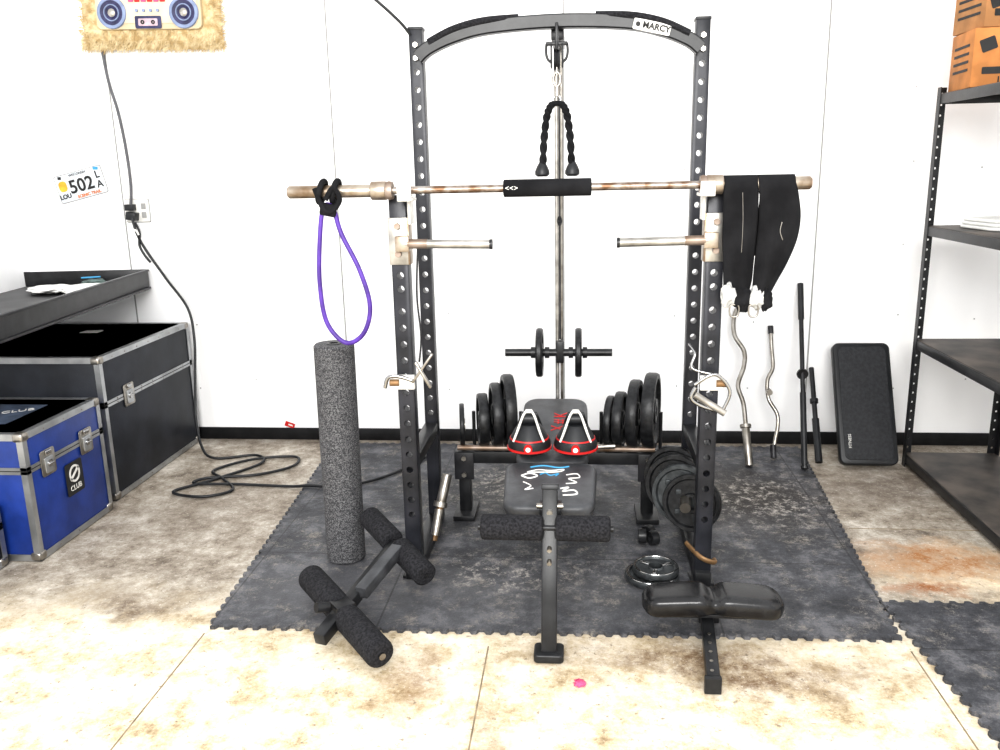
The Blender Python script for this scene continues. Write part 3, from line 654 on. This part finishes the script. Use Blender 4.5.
box(g,'trim_label',(-2.75,-.35,.7425),(.10,.07,.002),WHT,bev=0)
latch(g,-.80,.50,-2.319,0)
g=roadcase('blue_road_case',-2.95,-2.285,-1.71,-1.13,.57,BLUE,BLAM,.41)
latch(g,-1.57,.405,-2.284,0); latch(g,-1.28,.405,-2.284,1)
slab(g,'emblem_black',rrect(.13,.15,.01),.0015,INK,RIGHTM((-2.284,-1.40,.27)),bev=0)
lathe(g,'emblem_ring',[(.030,-.001),(.040,-.001),(.040,.001),(.030,.001)],(-2.281,-1.40,.29),(1,0,0),WHT); box(g,'emblem_bar',(-2.281,-1.40,.29),(.002,.085,.012),WHT,rot=(35,0,0),bev=0)
text(g,'emblem_text','CLUB',.035,WHT,RIGHTM((-2.2815,-1.40,.225)))
box(g,'lid_paint',(-2.62,-1.42,.5735),(.34,.30,.002),mat('dusty_blue_top',(.05,.07,.11),.6,0,14,.3),bev=0); text(g,'lid_text','RIGHT CLUB',.055,WHT,TR((-2.6,-1.42,.575),(0,0,30)))
g=roadcase('small_road_case',-2.80,-2.415,-2.25,-1.735,.27,BLAM,BLAM,.18)
latch(g,-1.95,.18,-2.414,0)
# ---------------------------------------------------------------- workbench tray
g=grp('workbench',(-2.55,-.03,1.0)); x0,x1,y0,y1,z0,z1=-3.27,-2.55,-1.70,-.03,.94,1.055
box(g,'tray_bottom',((x0+x1)/2,(y0+y1)/2,z0+.015),(x1-x0,y1-y0,.03),TRAY)
box(g,'rim_right',(x1,(y0+y1)/2,(z0+z1)/2),(.012,y1-y0,z1-z0),BLK)
box(g,'rim_back',((x0+x1)/2,y1,(z0+z1)/2),(x1-x0,.012,z1-z0),BLK)
box(g,'rim_front',((x0+x1)/2,y0,(z0+z1)/2),(x1-x0,.012,z1-z0),BLK)
box(g,'rim_lip',(x1+.004,(y0+y1)/2,z1-.006),(.022,y1-y0,.012),BLK2)
box(g,'rim_lip_lower',(x1+.004,(y0+y1)/2,z0+.006),(.022,y1-y0,.012),BLK2)
for i,(x,y) in enumerate(((x0+.04,y0+.06),(x0+.04,y1-.02))):
    box(g,'leg_%d'%i,(x-.01,y,.475),(.035,.035,.95),BLK)
g.rotation_euler[2]=math.radians(6.5)
g=grp('work_gloves',(-2.75,-.5,.98)); gx,gy,gz=-2.72,-.42,.997
crumple(g,'palm',(gx,gy,gz),(.14,.12,.022),PAPER,3,.25)
for k in range(5):
    a=-1.3+k*.35; tube(g,'finger_%d'%k,[(gx+.07*math.cos(a),gy+.06*math.sin(a),gz),(gx+.12*math.cos(a),gy+.13*math.sin(a),gz+.002),(gx+.16*math.cos(a+.1),gy+.18*math.sin(a+.1),gz)],.016,PAPER)
crumple(g,'cuff',(gx-.18,gy+.0,gz),(.13,.10,.020),PAPER,8,.3)
g=grp('folded_rag',(-2.85,-.2,.99)); crumple(g,'rag',(-2.80,-.17,.998),(.07,.05,.020),mat('teal_rag',(.10,.14,.13),.9,0,20,.4),12,.3); tube(g,'pen',[(-2.86,-.20,1.028),(-2.76,-.17,1.03)],.005,BLUEINK)
# ---------------------------------------------------------------- wall items
g=grp('wall_outlet',(-2.58,-.01,1.40))
slab(g,'cover_rim',rrect(.150,.138,.01),.003,SEAM,WALLM((-2.575,-.001,1.395)),bev=.001)
slab(g,'cover_plate',rrect(.142,.13,.01),.008,WHT,WALLM((-2.575,-.002,1.395)),bev=.002)
box(g,'plug_a',(-2.605,-.03,1.415),(.05,.045,.035),PLASTIC); box(g,'plug_b',(-2.595,-.035,1.365),(.055,.06,.045),PLASTIC,rot=(0,10,0))
for k in range(2): box(g,'socket_%d'%k,(-2.535,-.0115,1.42-k*.05),(.028,.004,.034),SEAM)
tube(g,'wire_up',[(-2.60,-.03,1.43),(-2.595,-.012,1.55),(-2.60,-.01,1.75),(-2.62,-.01,1.95),(-2.655,-.01,2.12),(-2.67,-.01,2.30)],.008,mat('grey_cable',(.10,.10,.11),.6))
g=grp('extension_cord',(-2.3,-.6,.3))
tube(g,'hanging_cord',[(-2.58,-.07,1.36),(-2.56,-.08,1.28),(-2.53,-.06,1.18),(-2.42,-.06,1.0),(-2.30,-.08,.83),(-2.26,-.12,.66),(-2.25,-.18,.45),(-2.24,-.25,.22),(-2.18,-.34,.06),(-2.08,-.40,.012),(-1.86,-.34,.012),(-1.78,-.48,.012),(-1.95,-.75,.012),(-2.08,-.92,.012),(-1.9,-.98,.012),(-1.78,-.88,.012),(-1.9,-.72,.012),(-2.0,-.60,.012),(-1.85,-.42,.014),(-1.62,-.36,.012),(-1.58,-.52,.014),(-1.74,-.66,.012),(-1.98,-.72,.014),(-2.02,-.80,.012),(-1.8,-.80,.012),(-1.5,-.82,.012),(-1.38,-.84,.026),(-1.2,-.84,.024),(-1.0,-.66,.024),(-.85,-.35,.024),(-.8,-.25,.024)],.0075,PLASTIC,n=8)
tube(g,'cord_loop',[(-2.57,-.06,1.33),(-2.545,-.07,1.27),(-2.555,-.07,1.20),(-2.53,-.07,1.14),(-2.50,-.07,1.10)],.007,PLASTIC)
tube(g,'zip_tie_bundle',[(-2.565,-.085,1.29),(-2.55,-.09,1.28),(-2.545,-.085,1.26)],.006,WHT)
g=grp('license_plate',(-2.90,-.01,1.55)); R=13; Mp=WALLM((-2.905,-.001,1.55),R)
slab(g,'plate_edge',rrect(.308,.163,.014),.003,SEAM,Mp@TR((0,0,-.002)),bev=.0005)
slab(g,'plate',rrect(.298,.153,.012),.003,mat('plate_white',(.60,.63,.66),.4,0,12,.05),Mp,bev=.0005)
text(g,'number','502',.105,INK,Mp@TR((.005,-.005,.0045)),.0008,bold=.002)
text(g,'letter_l','L',.058,INK,Mp@TR((.118,.030,.0045)),bold=.001); text(g,'letter_a','A',.058,INK,Mp@TR((.118,-.025,.0045)),bold=.001)
text(g,'county','LOU',.036,INK,Mp@TR((-.112,-.045,.0045)),bold=.001); box(g,'sticker',Mp@V((.12,.066,.004)),(.03,.002,.016),BLUEINK,bev=0); box(g,'sticker_b',Mp@V((-.115,.064,.004)),(.02,.002,.016),INK,bev=0)
text(g,'state','WISCONSIN',.020,INK,Mp@TR((.0,.064,.0045)))
slab(g,'seal',rrect(.05,.06,.02),.001,YEL,Mp@TR((-.110,.014,.003)),bev=0); text(g,'motto','SCENIC TRAIL',.024,mat('motto_orange',(.6,.16,.02),.5),Mp@TR((.035,-.063,.0045)),bold=.0006)
# boombox rug
g=grp('boombox_wall_rug',(-2.37,-.03,2.5)); Mr=WALLM((-2.355,-.012,2.525),-1.5)
def shag(bm):
    nx,nz=60,40; W,H=.80,.50; vs=[]
    for j in range(nz+1):
        for i in range(nx+1):
            x=(i/nx-.5)*W; zz=(j/nz-.5)*H
            x*=1+.02*noise.noise(V((x*20,zz*30,1))); zz*=1+.04*noise.noise(V((x*30,zz*20,5)))
            edge=min(min(i,nx-i)/3,min(j,nz-j)/3,1)
            vs.append(bm.verts.new(Mr@V((x,zz,.003+.02*edge*(.6+.6*noise.noise(V((x*60,zz*60,0))))))))
    for j in range(nz):
        for i in range(nx): bm.faces.new((vs[j*(nx+1)+i],vs[j*(nx+1)+i+1],vs[(j+1)*(nx+1)+i+1],vs[(j+1)*(nx+1)+i]))
join_bm(g,'shag_backing',SHAG,shag,ang=90)
def fringe(bm):
    for k in range(2600):
        sd=random.choice((0,0,1,2,3,3))
        if sd==0: x,y,a=random.uniform(-.41,.41),random.uniform(-.25,-.19),-90
        elif sd==1: x,y,a=random.uniform(-.41,-.32),random.uniform(-.25,.25),180
        elif sd==2: x,y,a=random.uniform(.32,.41),random.uniform(-.25,.25),0
        else: x,y,a=random.uniform(-.38,.38),random.uniform(-.24,-.15),-90
        a=math.radians(a+random.uniform(-50,50)); L=random.uniform(.015,.045); d=V((math.cos(a),math.sin(a),random.uniform(-.1,.7))); p0=V((x,y,.014)); s=V((-d.y,d.x,0))*.003
        bm.faces.new([bm.verts.new(Mr@v) for v in (p0-s,p0+s,p0+d*L)])
join_bm(g,'fringe',SHAG,fringe)
slab(g,'boombox_body',rrect(.60,.36,.03),.028,mat('boombox_cream',(.60,.51,.35),.6,0,8,.1),Mr@TR((0,0.03,.012)),bev=.004)
slab(g,'face_panel',rrect(.56,.31,.02),.004,mat('boombox_face',(.64,.56,.42),.5,0,8,.08),Mr@TR((0,.035,.040)),bev=.001)
ax=(Mr.to_3x3()@V((0,0,1)))
for s in (-1,1):
    c=Mr@V((s*.205,-.065,.046))
    lathe(g,'speaker_ring_%d'%(s+1),[(.062,-.004),(.084,-.004),(.081,.006),(.065,.006)],c,ax,PRINTB); lathe(g,'speaker_cone_%d'%(s+1),[(0,.001),(.025,.003),(.03,-.002),(.065,.003),(.065,-.005),(0,-.005)],c,ax,PURSPK,closed=False)
    lathe(g,'speaker_inner_%d'%(s+1),[(.038,.0),(.045,.0),(.044,.006),(.039,.006)],c,ax,PRINTB)
    lathe(g,'speaker_cap_%d'%(s+1),[(0,.010),(.014,.009),(.022,.003),(.022,0),(0,0)],c,ax,ZINC,closed=False)
slab(g,'cassette_door',rrect(.15,.065,.008),.004,PURSPK,Mr@TR((.0,-.115,.044)),bev=.001)
slab(g,'cassette_label',rrect(.11,.038,.006),.003,mat('pale_print',(.5,.38,.43),.5),Mr@TR((.0,-.115,.0475)),bev=.0005)
for s in (-1,1): lathe(g,'reel_%d'%(s+1),[(.004,0),(.011,0),(.011,.002),(.004,.002)],Mr@V((s*.03,-.115,.051)),ax,INK)
for i in range(6):
    for j in range(3): slab(g,'button_%d_%d'%(i,j),rrect(.030,.022,.004),.004,RED if (i+j)%2 else PINK,Mr@TR((-.09+i*.036,.0+j*.03,.044)),bev=.001)
for i in range(4): rod(g,'knob_%d'%i,Mr@V((-.06+i*.04,-.055,.044)),Mr@V((-.06+i*.04,-.055,.054)),.008,PRINTB)
box(g,'tuner_strip',Mr@V((0,.12,.046)),(.48,.004,.03),PRINTB,bev=0)
# ---------------------------------------------------------------- shelving right
g=grp('storage_shelving',(1.95,-.95,0)); sx0,sx1,sy0,sy1=1.73,2.20,-1.60,-.34
for i,(x,y) in enumerate(((sx0,sy1),(sx0,sy0),(sx1,sy1),(sx1,sy0))):
    dx=1 if x==sx0 else -1; dy=1 if y==sy0 else -1
    o=box(g,'post_face_%d'%i,(x+dx*.02,y,.965),(.04,.004,1.93),BLK,bev=0)
    if i<3: drill(o,[(x+dx*.02,y,.10+.05*k) for k in range(37)],(0,1,0),.006,.05,8)
    box(g,'post_side_%d'%i,(x,y+dy*.02,.965),(.004,.04,1.93),BLK,bev=0)
for i,z in enumerate((.045,.665,1.245,1.875)):
    box(g,'board_%d'%i,((sx0+sx1)/2,(sy0+sy1)/2,z+.02),(sx1-sx0-.01,sy1-sy0-.01,.012),SHELFB,bev=.001)
    for nm,c,s in (('l',(sx0+.004,(sy0+sy1)/2,z),(.008,sy1-sy0,.045)),('r',(sx1-.004,(sy0+sy1)/2,z),(.008,sy1-sy0,.045)),('b',((sx0+sx1)/2,sy1-.006,z),(sx1-sx0,.008,.045)),('f',((sx0+sx1)/2,sy0+.006,z),(sx1-sx0,.008,.045))):
        box(g,'rail_%s_%d'%(nm,i),c,s,BLK,bev=.001)
for k,(nm,cx,cy,z0_,sz,rz,m) in enumerate((('cardboard_box',1.955,-.55,1.902,(.42,.30,.25),-5,CARD),('cardboard_box.001',1.955,-.53,2.154,(.40,.28,.22),4,CARD2))):
    g=grp(nm,(cx,cy,z0_)); box(g,'carton',(cx,cy,z0_+sz[2]/2),sz,m,rot=(0,0,rz),bev=.004)
    Mb=Matrix.Translation((cx,cy,z0_+sz[2]/2))@Matrix.Rotation(math.radians(rz),4,'Z')
    F_=Mb@Matrix.Translation((0,-sz[1]/2-.001,0))@Matrix.Rotation(math.pi/2,4,'X')
    slab(g,'print_band',rrect(sz[0]*.8,.03,.004),.0006,INK,F_@TR((0,-.055 if k==0 else -.05,0)),bev=0)
    text(g,'print_text','1.800.555.0361' if k==0 else 'MEDIUM BOX',.034,INK,F_@TR((0,-.095 if k==0 else .05,.001)),bold=.001)
    for q in range(4): slab(g,'print_icon_%d'%q,rrect(.065,.055,.006),.0006,INK,F_@TR((-.15+q*.09,.055 if k==0 else .0,0),(0,0,20)),bev=0)
    Lf=Mb@Matrix.Translation((-sz[0]/2-.001,0,0))@Matrix.Rotation(-math.pi/2,4,'Z')@Matrix.Rotation(math.pi/2,4,'X')
    for q in range(4): slab(g,'side_print_%d'%q,rrect(.2,.012,.002),.0006,INK,Lf@TR((0,.06-q*.035,0)),bev=0)
    box(g,'tape',(cx,cy,z0_+sz[2]+.0005),(.05,sz[1]*.98,.001),CARD2,rot=(0,0,rz),bev=0)
g=grp('folded_towels',(1.95,-.62,1.27))
for i in range(3): slab(g,'fold_%d'%i,rrect(.27-.012*i,.30-.01*i,.04),.016,PAPER,TR((1.965,-.64,1.2725+i*.017),(0,0,6+i*3)),bev=.007)
# ---------------------------------------------------------------- small debris
g=grp('candy_wrapper',(-.02,-2.45,0)); crumple(g,'foil',(.0,-2.46,.009),(.017,.014,.008),PINK,30,.6)
g=grp('red_tag',(-1.75,-.006,.09)); box(g,'tag',(-1.765,-.007,.093),(.060,.003,.030),RED,rot=(0,20,0),bev=0); box(g,'tag_print',(-1.76,-.0095,.092),(.028,.002,.009),WHT,rot=(0,20,0),bev=0)
# ---------------------------------------------------------------- light, world, camera
w=bpy.data.worlds.new('daylight_world'); S.world=w; w.use_nodes=True
bg=w.node_tree.nodes['Background']; bg.inputs[0].default_value=(.985,.99,1,1); bg.inputs[1].default_value=1.08
def area(name,loc,tgt,size,power,col=(1,1,1)):
    l=bpy.data.lights.new(name,'AREA'); l.shape='RECTANGLE'; l.size,l.size_y=size; l.energy=power; l.color=col
    o=bpy.data.objects.new(name,l); S.collection.objects.link(o); o.location=loc
    o.rotation_euler=(V(tgt)-V(loc)).to_track_quat('-Z','Y').to_euler(); return o
area('garage_door_daylight',(-.3,-7.5,3.2),(-.2,-1.2,.5),(4,2.0),330,(1,.99,.965))
S.view_settings.view_transform='Standard'; S.view_settings.look='None'; S.view_settings.exposure=.66; S.view_settings.gamma=.86
cam=bpy.data.cameras.new('camera'); co=bpy.data.objects.new('camera',cam); S.collection.objects.link(co)
cam.sensor_width=36; cam.lens=30.6; cam.clip_start=.05
Rm=Matrix.Rotation(math.radians(5.5),3,'Z')@Matrix.Rotation(math.radians(90-13.75),3,'X')@Matrix.Rotation(math.radians(-1.2),3,'Z')
co.matrix_world=Matrix.Translation((0,-4.85,1.6))@Rm.to_4x4(); S.camera=co
